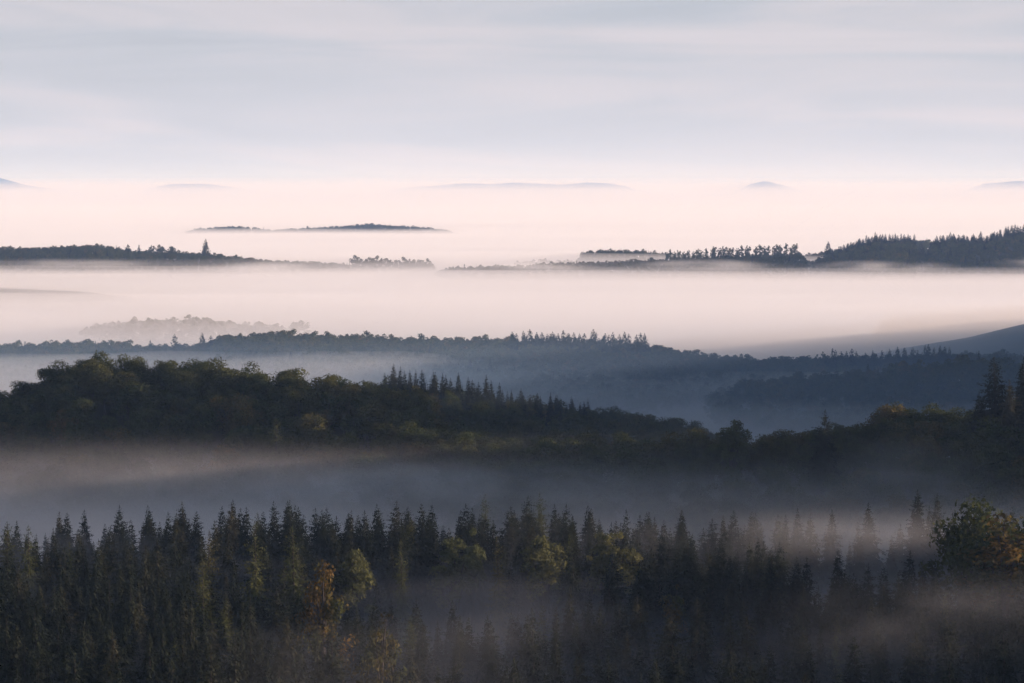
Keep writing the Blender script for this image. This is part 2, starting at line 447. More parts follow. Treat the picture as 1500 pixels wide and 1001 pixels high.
def broadleaf(seed, H, W, lobes, leaves, leaf, low=0.18, ovoid=1.0, big=1.0):
    rg = np.random.default_rng(seed)
    s = Soup(); tr = Soup()
    cz = H * (low + (1 - low) * 0.5); hz = H * (1 - low) * 0.5
    tr.tube([(0, 0, -1.0), (0.1, 0, H * low * 0.8), (0.25, 0.1, H * 0.5), (0.2, 0.3, H * 0.8)], [0.030 * H, 0.022 * H, 0.014 * H, 0.004 * H], 7)
    cs = []
    for k in range(lobes):
        th = rg.uniform(0, 6.283); ct = rg.uniform(-0.75, 1.0)
        st = math.sqrt(max(0, 1 - ct * ct))
        rr = rg.uniform(0.45, 0.86) if k > lobes * 0.25 else rg.uniform(0.1, 0.5)
        if ovoid != 1.0: st *= (1 - 0.35 * max(0, ct)) if ovoid > 1 else 1
        c = np.array((math.cos(th) * st * rr * W / 2, math.sin(th) * st * rr * W / 2, cz + ct * rr * hz))
        c += rg.normal(0, 0.05 * W, 3) * (1, 1, 0.5)
        cs.append((c, W * rg.uniform(0.085, 0.17) * big))
        if k % 4 == 0:
            b = np.array((0.2, 0.1, H * rg.uniform(low * 0.9, 0.55)))
            tr.tube([b, (b + c) * 0.5 + np.array((0, 0, 0.06 * H * rg.random())), c], [0.010 * H, 0.006 * H, 0.002 * H], 5)
    for c, r in cs:
        n = max(4, int(leaves * (r / (0.125 * W * big)) ** 2))
        for q in range(n):
            d = rg.normal(0, 1, 3); d /= np.linalg.norm(d)
            if d[2] < -0.5 and rg.random() < 0.6: d[2] = -d[2]
            p = c + d * r * rg.uniform(0.55, 1.12) * np.array((1.1, 1.1, 0.85))
            nn = d + rg.normal(0, 0.55, 3); nn /= np.linalg.norm(nn)
            a = np.cross(nn, rg.normal(0, 1, 3)); a /= np.linalg.norm(a); b = np.cross(nn, a)
            l = leaf * rg.uniform(0.6, 1.3); w_ = l * rg.uniform(0.45, 0.8)
            s.quad(p - a * l * 0.5, p + b * w_ * 0.5, p + a * l * 0.5, p - b * w_ * 0.5)
    return s, tr

PROTO = {}      # kind -> list of (crown mesh, trunk mesh, height)
def register(kind, soup, H, mat):
    c, t = soup
    PROTO.setdefault(kind, []).append((c.mesh(kind + '_crown', mat), t.mesh(kind + '_trunk', M['bark']), H))

for k in range(8):
    register('spruce', conifer(100 + k, 28.0, 6.6 + 0.55 * (k % 4), 215, 16, start=0.04, droop=0.34 + 0.08 * (k % 3), shape=0.74 + 0.06 * (k % 3), ragged=0.17 + 0.03 * (k % 3), core=420), 28.0, M['spruce'])
for k in range(3):
    register('larch', conifer(140 + k, 27.0, 4.3, 190, 8, start=0.2, droop=0.16, shape=0.62, thick=0.75, ragged=0.28, core=60), 27.0, M['larch'])
for k in range(2):
    register('old_larch', conifer(150 + k, 30.0, 6.8, 210, 12, start=0.15, droop=0.24, shape=0.72, thick=0.9, ragged=0.22, core=320, twig=1.0), 30.0, M['spruce'])
for k in range(3):
    register('birch', broadleaf(160 + k, 20.0, 8.0, 44, 95, 0.48, low=0.25, ovoid=1.5), 20.0, M['birch'])
for k in range(2):
    register('autumn', broadleaf(170 + k, 20.0, 8.0, 34, 46, 0.46, low=0.15, ovoid=1.5), 20.0, M['autumn'])
for k in range(6):
    register('oak', broadleaf(180 + k, 20.0, 12.5 + (k % 3) * 1.6, 30 + 3 * k, 170, 0.66, low=0.14, big=1.35), 20.0, M['oak'])
for k in range(4):
    register('far_oak', broadleaf(200 + k, 19.0, 13.5, 26, 34, 1.25, low=0.12), 19.0, M['oak'])
for k in range(4):
    register('far_spruce', conifer(210 + k, 26.0, 5.4, 110, 3, start=0.06, droop=0.4, shape=0.68, thick=2.6, ragged=0.2, core=160, twig=1.5), 26.0, M['spruce'])
for k in range(2):
    register('thin_tree', broadleaf(220 + k, 20.0, 10.0, 26, 22, 1.2, low=0.22), 20.0, M['oak'])

# ------------------------------------------------------------------ planting
COUNT = {}
def plant(kind, name, x, y, h, label, cat, group=None, width=1.0, var=None, sink=0.3):
    """one tree: an Empty at its foot with its trunk and crown"""
    lst = PROTO[kind]
    k = COUNT.get(kind, 0) if var is None else var
    COUNT[kind] = COUNT.get(kind, 0) + 1
    crown, trunk, H = lst[k % len(lst)]
    root = link(bpy.data.objects.new(name, None))
    root.empty_display_size = 0.5
    sc = h / H
    root.location = (x, y, ground1(x, y) - sink)
    root.rotation_euler = (rng.normal(0, 0.018), rng.normal(0, 0.018), rng.uniform(0, 6.283))
    root.scale = (sc * width, sc * width, sc)
    tag(root, label, cat, group)
    for nm, me in (('trunk', trunk), ('crown', crown)):
        o = link(bpy.data.objects.new(nm, me)); o.parent = root
    return root

def plant_px(kind, name, px, py, D, label, cat, group=None, width=1.0, var=None, hmin=5, hmax=38, width_px=None):
    """a tree whose tip shows at a photo position, standing on the land at distance D"""
    x = float(side(px, py)) * D
    g = ground1(x, D)
    h = ZC + D * float(slope(py)) - g
    h = min(max(h, hmin), hmax)
    return plant(kind, name, x, D, h, label, cat, group, width, var)

def scatter(spacing, y0, y1, pxa, pxb, keep, seed, jitter=0.42):
    rg = np.random.default_rng(seed)
    X0 = (pxa - 750) / F * y1; X1 = (pxb - 750) / F * y1
    gx, gy = np.meshgrid(np.arange(X0, X1, spacing), np.arange(y0, y1, spacing * 0.9), indexing='ij')
    gx = gx.ravel() + rg.uniform(-jitter, jitter, gx.size) * spacing
    gy = gy.ravel() + rg.uniform(-jitter, jitter, gy.size) * spacing
    px = to_px(gx, gy)
    m = (px > pxa) & (px < pxb)
    gx, gy = gx[m], gy[m]
    z = ground(gx, gy)
    k = keep(gx, gy, z, to_px(gx, gy), rg)
    return gx[k], gy[k], z[k]

_pcols = {}
def proto_collection(kinds):
    key = '+'.join(kinds)
    if key not in _pcols:
        c = bpy.data.collections.new('tree_forms_' + '_'.join(kinds))
        i = 0
        for kd in kinds:
            for cr, tk, H in PROTO[kd]:
                o = bpy.data.objects.new('%03d_form' % i, cr); c.objects.link(o); i += 1
        _pcols[key] = (c, [H for kd in kinds for _, _, H in PROTO[kd]], [len(PROTO[kd]) for kd in kinds])
    return _pcols[key]

def wood(name, label, cat, x, y, z, h, kinds, weights, seed, width=(0.85, 1.2), sink=0.3):
    """a wood that reads as one mass: instances of tree forms on points"""
    rg = np.random.default_rng(seed)
    c, Hs, ns = proto_collection(kinds)
    n = len(x)
    cum = np.cumsum(weights) / np.sum(weights)
    which = np.searchsorted(cum, rg.random(n))
    starts = np.cumsum([0] + ns[:-1])
    idx = starts[which] + (rg.random(n) * np.array(ns)[which]).astype(int)
    sc = h / np.array(Hs)[idx]
    w = sc * rg.uniform(*width, n)
    me = bpy.data.meshes.new(name)
    me.from_pydata(np.stack([x, y, z - sink], -1).tolist(), [], [])
    me.attributes.new('form', 'INT', 'POINT').data.foreach_set('value', idx.astype(np.int32))
    me.attributes.new('turn', 'FLOAT', 'POINT').data.foreach_set('value', rg.uniform(0, 6.283, n).astype(np.float32))
    me.attributes.new('size', 'FLOAT_VECTOR', 'POINT').data.foreach_set('vector', np.stack([w, w, sc], -1).astype(np.float32).ravel())
    o = link(bpy.data.objects.new(name, me))
    ng = bpy.data.node_groups.new(name, 'GeometryNodeTree')
    ng.interface.new_socket('Geometry', in_out='INPUT', socket_type='NodeSocketGeometry')
    ng.interface.new_socket('Geometry', in_out='OUTPUT', socket_type='NodeSocketGeometry')
    N, L = ng.nodes, ng.links
    gi = N.new('NodeGroupInput'); go = N.new('NodeGroupOutput')
    ci = N.new('GeometryNodeCollectionInfo'); ci.inputs['Collection'].default_value = c
    ci.inputs['Separate Children'].default_value = True; ci.inputs['Reset Children'].default_value = True
    ip = N.new('GeometryNodeInstanceOnPoints'); ip.inputs['Pick Instance'].default_value = True
    def attr(nm, ty):
        a = N.new('GeometryNodeInputNamedAttribute'); a.data_type = ty; a.inputs['Name'].default_value = nm
        return a.outputs['Attribute']
    cb = N.new('ShaderNodeCombineXYZ'); L.new(attr('turn', 'FLOAT'), cb.inputs[2])
    er = N.new('FunctionNodeEulerToRotation'); L.new(cb.outputs[0], er.inputs[0])
    L.new(gi.outputs[0], ip.inputs['Points']); L.new(ci.outputs[0], ip.inputs['Instance'])
    L.new(attr('form', 'INT'), ip.inputs['Instance Index']); L.new(er.outputs[0], ip.inputs['Rotation'])
    L.new(attr('size', 'FLOAT_VECTOR'), ip.inputs['Scale'])
    L.new(ip.outputs[0], go.inputs[0])
    o.modifiers.new('trees', 'NODES').node_group = ng
    tag(o, label, cat, kind='stuff')
    return o

# --- single trees that stand out in the front forest: (kind, tip column, tip row, distance, width)
TAKEN = []
def special(kind, name, px, py, D, label, cat, group=None, width=1.0, r=5.0, **kw):
    o = plant_px(kind, name, px, py, D, label, cat, group, width, **kw)
    TAKEN.append((o.location.x, o.location.y, r))
    return o

special('autumn', 'autumn_tree', 478, 792, 560, 'tall tree with orange and yellow autumn leaves among dark spruces', 'tree', width=0.85, r=6)
special('autumn', 'autumn_tree', 556, 868, 505, 'small rust orange treetop below the tall orange autumn tree', 'tree', width=0.8, r=4, hmin=12)
for px, py, D in ((375, 765, 640), (432, 768, 645)):
    special('larch', 'larch_tree', px, py, D, 'pale yellow green larch beside the tall orange autumn tree', 'tree', 'larches beside the orange autumn tree', 1.1, 5)
for px, py, D in ((8, 762, 690), (42, 768, 680)):
    special('larch', 'larch_tree', px, py, D, 'olive larch behind the black spruces of the left stand', 'tree', 'larches behind the left spruce stand', 1.1, 5)
special('larch', 'larch_tree', 305, 776, 660, 'sunlit olive larch standing alone between the spruces', 'tree', None, 1.0, 5)
special('larch', 'larch_tree', 298, 815, 600, 'low grey green larch with drooping sunlit branches', 'tree', None, 1.0, 5)
special('birch', 'birch_tree', 525, 788, 660, 'round pale green birch right next to the orange autumn tree', 'tree', None, 1.0, 6)
special('birch', 'birch_tree', 668, 776, 690, 'pale green birch with twin rounded crown below the spruce tips', 'tree', None, 1.05, 6)
special('birch', 'birch_tree', 692, 766, 700, 'slim pale birch behind the twin crowned birch', 'tree', None, 0.7, 4)
special('birch', 'birch_tree', 798, 768, 680, 'broad pale green birch at the edge of the dark clearing', 'tree', None, 1.15, 6)
special('birch', 'birch_tree', 885, 770, 690, 'pale yellow birch at the rim of the drifting mist', 'tree', None, 1.0, 6)
special('birch', 'birch_tree', 912, 772, 685, 'brightest pale yellow green birch next to the rim of the mist', 'tree', None, 1.05, 6)
special('larch', 'larch_tree', 592, 790, 665, 'small olive larch between two pale birches', 'tree', None, 0.8, 4)
special('larch', 'larch_tree', 735, 785, 675, 'small sunlit larch between pale birches above dark clearing', 'tree', None, 0.8, 4)
special('oak', 'oak_tree', 1418, 724, 640, 'broad dark green oak at the edge of the clearing mist', 'tree', None, 0.85, 8, var=1)
special('autumn', 'autumn_tree', 1468, 712, 612, 'big oak with golden orange leaves beside the broad dark oak', 'tree', None, 1.6, 8)
special('oak', 'oak_tree', 1515, 735, 620, 'green oak beyond the big golden oak', 'tree', None, 1.0, 8, var=2)
special('autumn', 'autumn_tree', 990, 838, 610, 'small brownish red bush like tree among misty spruces', 'tree', None, 0.8, 4, hmin=10)
special('spruce', 'spruce_tree', 1345, 716, 760, 'tall broad spruce group leader rising into mist behind the oak', 'tree', None, 1.1, 6)
special('spruce', 'spruce_tree', 1372, 722, 765, 'spruce leaning close to the tall broad spruce in the mist', 'tree', None, 0.9, 5)
special('spruce', 'spruce_tree', 1272, 735, 770, 'broad grey spruce standing alone in the mist', 'tree', None, 1.1, 5)

# --- the front spruce forest
def keep_front(x, y, z, px, rg):
    k = np.ones(len(x), bool)
    # a dark clearing in the middle and the misty meadow on the right
    c1 = ((px - 690) / 215) ** 2 + ((y - 637) / 34) ** 2 < 1
    c2 = ((px - 1330) / 190) ** 2 + ((y - 690) / 45) ** 2 < 1
    k &= ~c1 & ~c2
    k &= rg.random(len(x)) > 0.06
    k &= ~((y > 735 + 40 * fbm(x / 60, y / 60, 77, 2)) & (px > 1050) & (rg.random(len(x)) < 0.45))
    for tx, ty, tr_ in TAKEN:
        k &= ((x - tx) ** 2 + (y - ty) ** 2 > tr_ ** 2)
        # keep the line of sight to the tree open for a few metres
        lx = x - tx * (y / ty)
        k &= ~((np.abs(lx) < tr_ * 0.75) & (y < ty) & (y > ty - 26))
    return k
fx, fy, fz = scatter(8.0, 330, 792, -420, 1920, keep_front, 5)
_rg = np.random.default_rng(21)
fpx = to_px(fx, fy)
fh = 21.6 + 3.0 * fbm(fx / 45, fy / 45, 31, 2) + np.clip(_rg.normal(0, 3.2, len(fx)), -8, 4.5)
# the last rows before the valley are pointed, a little lower towards the ends
fh = np.where(fy > 700, fh + np.interp(fpx, [-200, 0, 300, 700, 950, 1150, 1700], [-5, -4.5, 0.5, 2.0, 0.5, -1.5, -2]), fh)
fh = np.clip(fh, 14, 30)
# row of each tip and how much shows above the neighbours in front
ftop = (fz + fh - ZC) / fy
order = np.argsort(fy)
shown = np.zeros(len(fx))
for i in range(len(fx)):
    m = (fy < fy[i]) & (fy > fy[i] - 60) & (np.abs(fx * fy[i] / fy - fx[i]) < 2.0)
    hi = ftop[m].max() if m.any() else -1
    shown[i] = (ftop[i] - max(hi, ftop[i] - 0.03)) * F
inview = (fpx > -10) & (fpx < 1510) & (ftop > slope(1001.0) + 0.001)
score = np.where(inview, shown, -1)
pick = np.argsort(-score)[:200]
rest = np.setdiff1d(np.arange(len(fx)), pick)
def look(h, w, lo, hi, tall, short, wide=1.2, thin=1.0):
    a = tall if h > hi else short if h < lo else 'middling'
    b = 'broad' if w > wide else 'slim' if w < thin else 'full'
    return a + ' ' + b
def front_label(px, py, y):
    if y > 690:
        if px < 480: return 'dark spruce in the back rows behind the larches, against mist', 'back row spruces above the larches'
        if px < 960: return 'dark spruce in the back rows behind the pale birches, tip against mist', 'back row spruces behind the birches'
        return 'hazy spruce in the back rows beyond the pale yellow birches', 'back row spruces in the haze'
    if px < 460: return 'black green spruce in the dark stand in front of the larches', 'spruces of the dark stand'
    if px < 860: return 'spruce rising from thin mist below the orange tree and dark clearing', 'spruces below the clearing'
    if y > 590: return 'grey green spruce in the mist between the birches and the oaks', 'spruces in the drifting mist'
    return 'grey green spruce on the slope below the misty clearing and oaks', 'spruces below the misty clearing'
for i in pick:
    lb, gp = front_label(fpx[i], 0, fy[i])
    w = float(_rg.uniform(0.75, 1.2))
    plant('spruce', 'spruce_tree', fx[i], fy[i], fh[i], look(fh[i], w, 20.0, 23.0, 'tall', 'short', 1.05, 0.9) + ' ' + lb, 'tree', gp, w)
wood('spruce_forest', 'dense dark spruce forest filling the plateau around the single spruces', 'forest', fx[rest], fy[rest], fz[rest], fh[rest], ['spruce', 'larch'], [0.97, 0.03], 6)

# --- the near hill: broadleaved wood
SPOT = []
def on_hill(kind, name, px, py, D, label, group=None, width=1.0, r=6.0, **kw):
    o = plant_px(kind, name, px, py, D, label, 'tree', group, width, **kw)
    SPOT.append((o.location.x, o.location.y, r)); return o
on_hill('larch', 'pale_tree', 404, 612, 1000, 'pale yellow green tree glowing low on the dark hillside', None, 1.3, 6, hmin=18)
on_hill('birch', 'pale_tree', 1072, 606, 955, 'sunlit yellow green round tree on the low crest', None, 1.25, 7, hmin=16)
on_hill('spruce', 'spruce_tree', 1208, 600, 940, 'dark pointed spruce between two round oaks on the low crest', None, 1.1, 5)
on_hill('old_larch', 'old_larch_tree', 1462, 522, 962, 'tall open branched larch overtopping the round oaks', None, 1.45, 7, hmax=44)
on_hill('spruce', 'spruce_tree', 1497, 522, 960, 'tall black spruce next to the open branched larch', None, 1.1, 6, hmax=44)
on_hill('spruce', 'spruce_tree', 1519, 530, 958, 'black spruce behind the tall spruce and open larch', None, 1.1, 6)
on_hill('spruce', 'spruce_tree', 1481, 556, 952, 'lower spruce between the open larch and the tall black spruce', None, 1.1, 5, hmax=40)
on_hill('spruce', 'spruce_tree', 1436, 572, 956, 'small dark spruce at the foot of the open branched larch', None, 1.1, 5, hmax=40)
def keep_hill(x, y, z, px, rg):
    k = (z - ZC > -128) & (y > 880)
    for tx, ty, r_ in SPOT:
        k &= (x - tx) ** 2 + (y - ty) ** 2 > r_ ** 2
    return k
hx, hy, hz = scatter(10.6, 880, 1190, -320, 1830, keep_hill, 8)
_rg = np.random.default_rng(22)
hpx = to_px(hx, hy)
hh = np.clip(16.2 + 3.5 * fbm(hx / 50, hy / 50, 51, 2) + _rg.normal(0, 1.7, len(hx)), 10, 22)
htop = (hz + hh - ZC) / hy
shown = np.zeros(len(hx))
for i in range(len(hx)):
    m = (hy < hy[i]) & (np.abs(hx * hy[i] / hy - hx[i]) < 4.5)
    hi = htop[m].max() if m.any() else -1
    shown[i] = (htop[i] - max(hi, htop[i] - 0.02)) * F
inview = (hpx > -15) & (hpx < 1515) & (hz - ZC + hh > -86)
pick = np.argsort(-np.where(inview, shown, -1))[:270]
pick = pick[(np.where(inview, shown, -1)[pick] > 0)]
rest = np.setdiff1d(np.arange(len(hx)), pick)
for i in pick:
    crest = hy[i] > 1025
    if hpx[i] < 640:
        lb, gp = (('round broadleaved tree on the crest of the dark domed hill', 'crest trees of the domed hill') if crest else ('broadleaved tree on the shaded face of the dark domed hill', 'trees on the face of the domed hill'))
    elif hpx[i] < 1020:
        lb, gp = 'olive broadleaved tree on the low crest before the spruce row', 'trees on the low crest before the spruce row'
    else:
        lb, gp = 'round tree on the low crest near the tall open larch', 'trees on the low crest by the tall larch'
    w = float(_rg.uniform(0.95, 1.45))
    plant('oak', 'broadleaf_tree', hx[i], hy[i], hh[i], look(hh[i], w, 15.0, 18.5, 'tall', 'low') + ' ' + lb, 'tree', gp, w)
wood('broadleaf_wood', 'dark mixed broadleaved wood covering the near hill above the mist', 'wood', hx[rest], hy[rest], hz[rest], hh[rest], ['oak'], [1], 9, (0.95, 1.4))

# --- the second hill with its row of spruces
for k, px in enumerate(np.linspace(566, 868, 34)):
    px = px + rng.normal(0, 2.5)
    py = np.interp(px, [566, 575, 620, 700, 760, 830, 870], [545, 536, 541, 557, 573, 582, 596]) + rng.normal(0, 3.5)
    plant_px('spruce', 'spruce_tree', px, py, 1335 + rng.normal(0, 9), 'spruce in the sloping row behind the dark domed hill', 'tree', 'spruces of the sloping row', float(rng.uniform(0.8, 1.1)), hmin=14, hmax=30)
_rg = np.random.default_rng(38)
p_ = _rg.uniform(562, 872, 60); d_ = 1318 + _rg.uniform(0, 60, 60)
qx = side(p_) * d_
wood('spruce_wood', 'dark spruces packed behind the sloping spruce row', 'wood', qx, d_, ground(qx, d_), _rg.uniform(15, 21, 60), ['spruce'], [1], 39, (0.8, 1.0))
sx, sy, sz = scatter(9.0, 1150, 1440, 300, 1180, lambda x, y, z, px, rg: z - ZC > -134, 12)
_rg = np.random.default_rng(23)
wood('broadleaf_wood', 'olive broadleaved wood on the slope below the spruce row', 'wood', sx, sy, sz, np.clip(15.5 + _rg.normal(0, 2.0, len(sx)), 10, 21), ['oak', 'far_oak'], [0.6, 0.4], 13)

# --- the middle ridge
grp = 'spruces crowning the middle ridge'
for px, py in [(751, 487), (757, 489), (768, 484), (777, 483), (786, 487), (793, 485), (801, 489), (811, 485), (818, 487), (827, 484), (834, 488), (841, 486), (849, 489), (857, 488), (868, 484), (873, 487), (884, 489), (891, 492), (898, 488), (907, 489), (914, 486), (921, 488), (930, 490), (938, 487), (946, 490)]:
    plant_px('far_spruce', 'spruce_tree', px + rng.normal(0, 1), py + rng.normal(0, 1), 2170 + rng.normal(0, 10), 'dark spruce in the group crowning the middle ridge', 'tree', grp, float(rng.uniform(1.2, 1.6)), hmin=15, hmax=32)
for px, py in [(1217, 511), (1224, 513), (1232, 514), (1241, 514), (1249, 512), (1257, 514), (1268, 515), (1276, 513), (1283, 516), (1290, 513), (1303, 512), (1314, 507), (1322, 511), (1329, 509), (1338, 510), (1346, 511), (1354, 507), (1361, 505), (1368, 508), (1376, 506), (1384, 508), (1392, 507)]:
    plant_px('far_spruce', 'spruce_tree', px + rng.normal(0, 1), py + rng.normal(0, 1), 2160 + rng.normal(0, 12), 'hazy spruce in the row beyond the misty hollow', 'tree', 'spruces beyond the misty hollow', float(rng.uniform(1.0, 1.35)), hmin=13, hmax=30)
for px in (1197, 1207):
    plant_px('thin_tree', 'bare_tree', px, 512, 2165, 'thin nearly bare tree beside the hazy spruce row', 'tree', 'bare trees beside the hazy spruces', 0.45, hmin=14)
plant_px('far_spruce', 'spruce_tree', 256, 489, 2160, 'lone spruce standing apart on the middle ridge', 'tree', None, 1.4, hmin=16)
plant_px('far_spruce', 'spruce_tree', 297, 487, 2165, 'taller of two spruces at the step of the middle ridge', 'tree', None, 1.4, hmin=16)
plant_px('far_spruce', 'spruce_tree', 308, 491, 2165, 'shorter of two spruces at the step of the middle ridge', 'tree', None, 1.4, hmin=14)
mx_, my_, mz_ = scatter(10.0, 1560, 2330, -330, 1850, lambda x, y, z, px, rg: z - ZC > -147, 15)
_rg = np.random.default_rng(24)
wood('ridge_wood', 'blue hazed broadleaved wood on the middle ridge', 'wood', mx_, my_, mz_, np.clip(15.5 + 2 * fbm(mx_ / 60, my_ / 60, 61, 2) + _rg.normal(0, 1.8, len(mx_)), 9, 22), ['far_oak', 'far_spruce'], [0.975, 0.025], 16)

_rg = np.random.default_rng(34)     # spruces standing close behind the ones on the skyline
qx, qy = [], []
for a_, b_, n_ in ((748, 950, 90), (1212, 1396, 60)):
    p_ = _rg.uniform(a_, b_, n_); d_ = 2150 + _rg.uniform(0, 45, n_)
    qx.append(side(p_) * d_); qy.append(d_)
qx = np.concatenate(qx); qy = np.concatenate(qy)
wood('spruce_wood', 'dark spruces packed behind the spruce groups of the middle ridge', 'wood', qx, qy, ground(qx, qy), _rg.uniform(16, 22, len(qx)), ['far_spruce'], [1], 35, (1.2, 1.6))
# --- woods half drowned in the fog and on the far ridges
fx_, fy_, fz_ = scatter(12.0, 2500, 3150, -330, 900, lambda x, y, z, px, rg: z - ZC > -142, 18)
_rg = np.random.default_rng(25)
wood('sunken_wood', 'faint wood half drowned in the white fog', 'wood', fx_, fy_, fz_, np.clip(15 + _rg.normal(0, 2.0, len(fx_)), 9, 22), ['far_oak'], [1], 19)
for px, py, kd, w_ in [(187, 357, 'far_oak', 0.6), (203, 358, 'far_spruce', 1.3), (222, 356, 'far_oak', 0.7), (236, 355, 'far_oak', 0.9), (252, 357, 'far_oak', 0.9)]:
    plant_px(kd, 'ridge_tree', px, py, 4840, 'round tree standing above the far left ridge near the lone spruce', 'tree', 'trees above the far left ridge', w_, hmin=16, hmax=34)
plant_px('far_spruce', 'spruce_tree', 301, 350, 4840, 'lone tall spruce breaking the skyline of the far left ridge', 'tree', None, 1.5, hmin=18, hmax=42)
for px, py in [(519, 371), (527, 368), (536, 367), (545, 368), (553, 371), (560, 374), (572, 374), (580, 377), (590, 373), (598, 371), (607, 373), (616, 374), (625, 376), (632, 380)]:
    plant_px('far_oak', 'ridge_tree', px, py, 4830 + rng.normal(0, 10), 'tree of the small clumps at the low end of the far left ridge', 'tree', 'clumps at the low end of the far left ridge', float(rng.uniform(0.7, 1.0)), hmin=14, hmax=32)
for px in np.linspace(976, 1165, 30):
    plant_px('thin_tree', 'slender_tree', px + rng.normal(0, 1.5), np.interp(px, [976, 1060, 1165], [366, 359, 356]) + rng.normal(0, 1.2), 4620 + rng.normal(0, 6), 'slender tree in the thin row along the far right ridge', 'tree', 'thin row along the far right ridge', float(rng.uniform(0.5, 0.8)), hmin=12, hmax=32)
plant_px('far_spruce', 'ridge_tree', 1213, 349, 4610, 'single upright tree beside the notch in the far right ridge', 'tree', None, 1.6, hmin=16, hmax=36)
for px in list(np.linspace(1228, 1338, 26)):
    py = np.interp(px, [1228, 1260, 1290, 1338], [362, 349, 342, 342]) + rng.normal(0, 1.8)
    plant_px('far_spruce', 'spruce_tree', px + rng.normal(0, 1.0), py, 4600 + rng.normal(0, 10), 'spruce in the block between two gaps on the far right ridge', 'tree', 'spruce block on the far right ridge', float(rng.uniform(1.0, 1.4)), hmin=16, hmax=40)
plant_px('far_spruce', 'spruce_tree', 1351, 349, 4600, 'single spruce inside the gap of the far right ridge', 'tree', None, 1.3, hmin=16, hmax=36)
for px in list(np.linspace(1364, 1504, 32)):
    py = np.interp(px, [1364, 1380, 1410, 1440, 1460, 1470, 1485, 1504], [354, 341, 343, 345, 340, 331, 333, 327]) + rng.normal(0, 2.4)
    plant_px('far_spruce', 'spruce_tree', px + rng.normal(0, 1.0), py, 4590 + rng.normal(0, 12), 'spruce in the rising stand past the gap on the far right ridge', 'tree', 'rising spruce stand on the far right ridge', float(rng.uniform(1.1, 1.5)), hmin=16, hmax=46)
rx_, ry_, rz_ = scatter(13.0, 4350, 5330, -330, 1850, lambda x, y, z, px, rg: z - ZC > -142, 28)
_rg = np.random.default_rng(26)
wood('far_wood', 'blue grey woods on the far ridges beyond the fog', 'wood', rx_, ry_, rz_, np.clip(15 + 2 * fbm(rx_ / 80, ry_ / 80, 71, 2) + _rg.normal(0, 1.8, len(rx_)), 9, 22), ['far_oak', 'far_spruce'], [0.92, 0.08], 29)
_rg = np.random.default_rng(36)
p_ = np.concatenate([_rg.uniform(1226, 1340, 60), _rg.uniform(1362, 1560, 90)]); d_ = 4590 + _rg.uniform(0, 60, len(p_))
qx = side(p_) * d_
wood('spruce_wood', 'blue grey spruces packed in the stands of the far right ridge', 'wood', qx, d_, ground(qx, d_), _rg.uniform(18, 24, len(p_)), ['far_spruce'], [1], 37, (1.2, 1.6))
rx_, ry_, rz_ = scatter(15.0, 8750, 9300, 150, 900, lambda x, y, z, px, rg: z - ZC > -142, 31)
_rg = np.random.default_rng(27)
wood('island_wood', 'pale wood on the ridge lying like an island in the fog', 'wood', rx_, ry_, rz_, np.clip(15.5 + 3 * fbm(rx_ / 90, ry_ / 90, 81, 2) + _rg.normal(0, 2.2, len(rx_)), 9, 25), ['far_oak', 'far_spruce'], [0.85, 0.15], 32)

# ------------------------------------------------------------------ air: haze and fog
def closed_box(name, x0, x1, y0, y1, z0, z1, mat):
    v = [(x0, y0, z0), (x1, y0, z0), (x1, y1, z0), (x0, y1, z0), (x0, y0, z1), (x1, y0, z1), (x1, y1, z1), (x0, y1, z1)]
    f = [(0, 3, 2, 1), (4, 5, 6, 7), (0, 1, 5, 4), (1, 2, 6, 5), (2, 3, 7, 6), (3, 0, 4, 7)]
    return link(bpy.data.objects.new(name, mesh_from(name, v, f, mat)))

ZLOW = float(_Z.min())
haze = closed_box('haze', -56000, 56000, -1500, 62000, ZLOW - 1.0, max(float(_Z.max()), ZC + 345) + 15, air_material('haze', 3.6e-5, (0.40, 0.62, 1.0)))
tag(haze, 'thin blue morning haze in the air', 'haze', kind='stuff')

def fog_bank(name, label, rows, t0, t1, nt, top, bottom, edge, mat):
    """a closed body of fog: uneven top sheet, flat underside, thinning to nothing along its rim"""
    ts = np.linspace(t0, t1, nt)
    Yg, Tg = np.meshgrid(rows, ts, indexing='ij')
    Xg = Yg * Tg
    e = np.minimum(np.minimum((Yg - rows[0]) / edge, (rows[-1] - Yg) / edge), np.minimum((Xg - Yg * t0) / edge, (Yg * t1 - Xg) / edge))
    e = np.clip(e, 0, 1); e = e * e * (3 - 2 * e)
    Zt = bottom + (top(Xg, Yg) - bottom) * e + 0.5
    Zb = np.full_like(Zt, bottom)
    n = Zt.size
    v = np.concatenate([np.stack([Xg, Yg, Zt], -1).reshape(-1, 3), np.stack([Xg, Yg, Zb], -1).reshape(-1, 3)])
    idx = np.arange(n).reshape(Zt.shape)
    a = np.stack([idx[:-1, :-1], idx[:-1, 1:], idx[1:, 1:], idx[1:, :-1]], -1).reshape(-1, 4)
    b = (a + n)[:, ::-1]
    loop = np.concatenate([idx[0, :], idx[1:, -1], idx[-1, -2::-1], idx[-2:0:-1, 0]])
    nx = np.roll(loop, -1)
    s = np.stack([loop, loop + n, nx + n, nx], -1)
    o = link(bpy.data.objects.new(name, mesh_from(name, v, np.concatenate([a, b, s]), mat, False)))
    tag(o, label, 'fog', kind='stuff')
    return o

def geo_rows(a, b, r, first):
    out = [a]; st = first
    while out[-1] < b:
        out.append(out[-1] + st); st *= r
    return np.array(out)

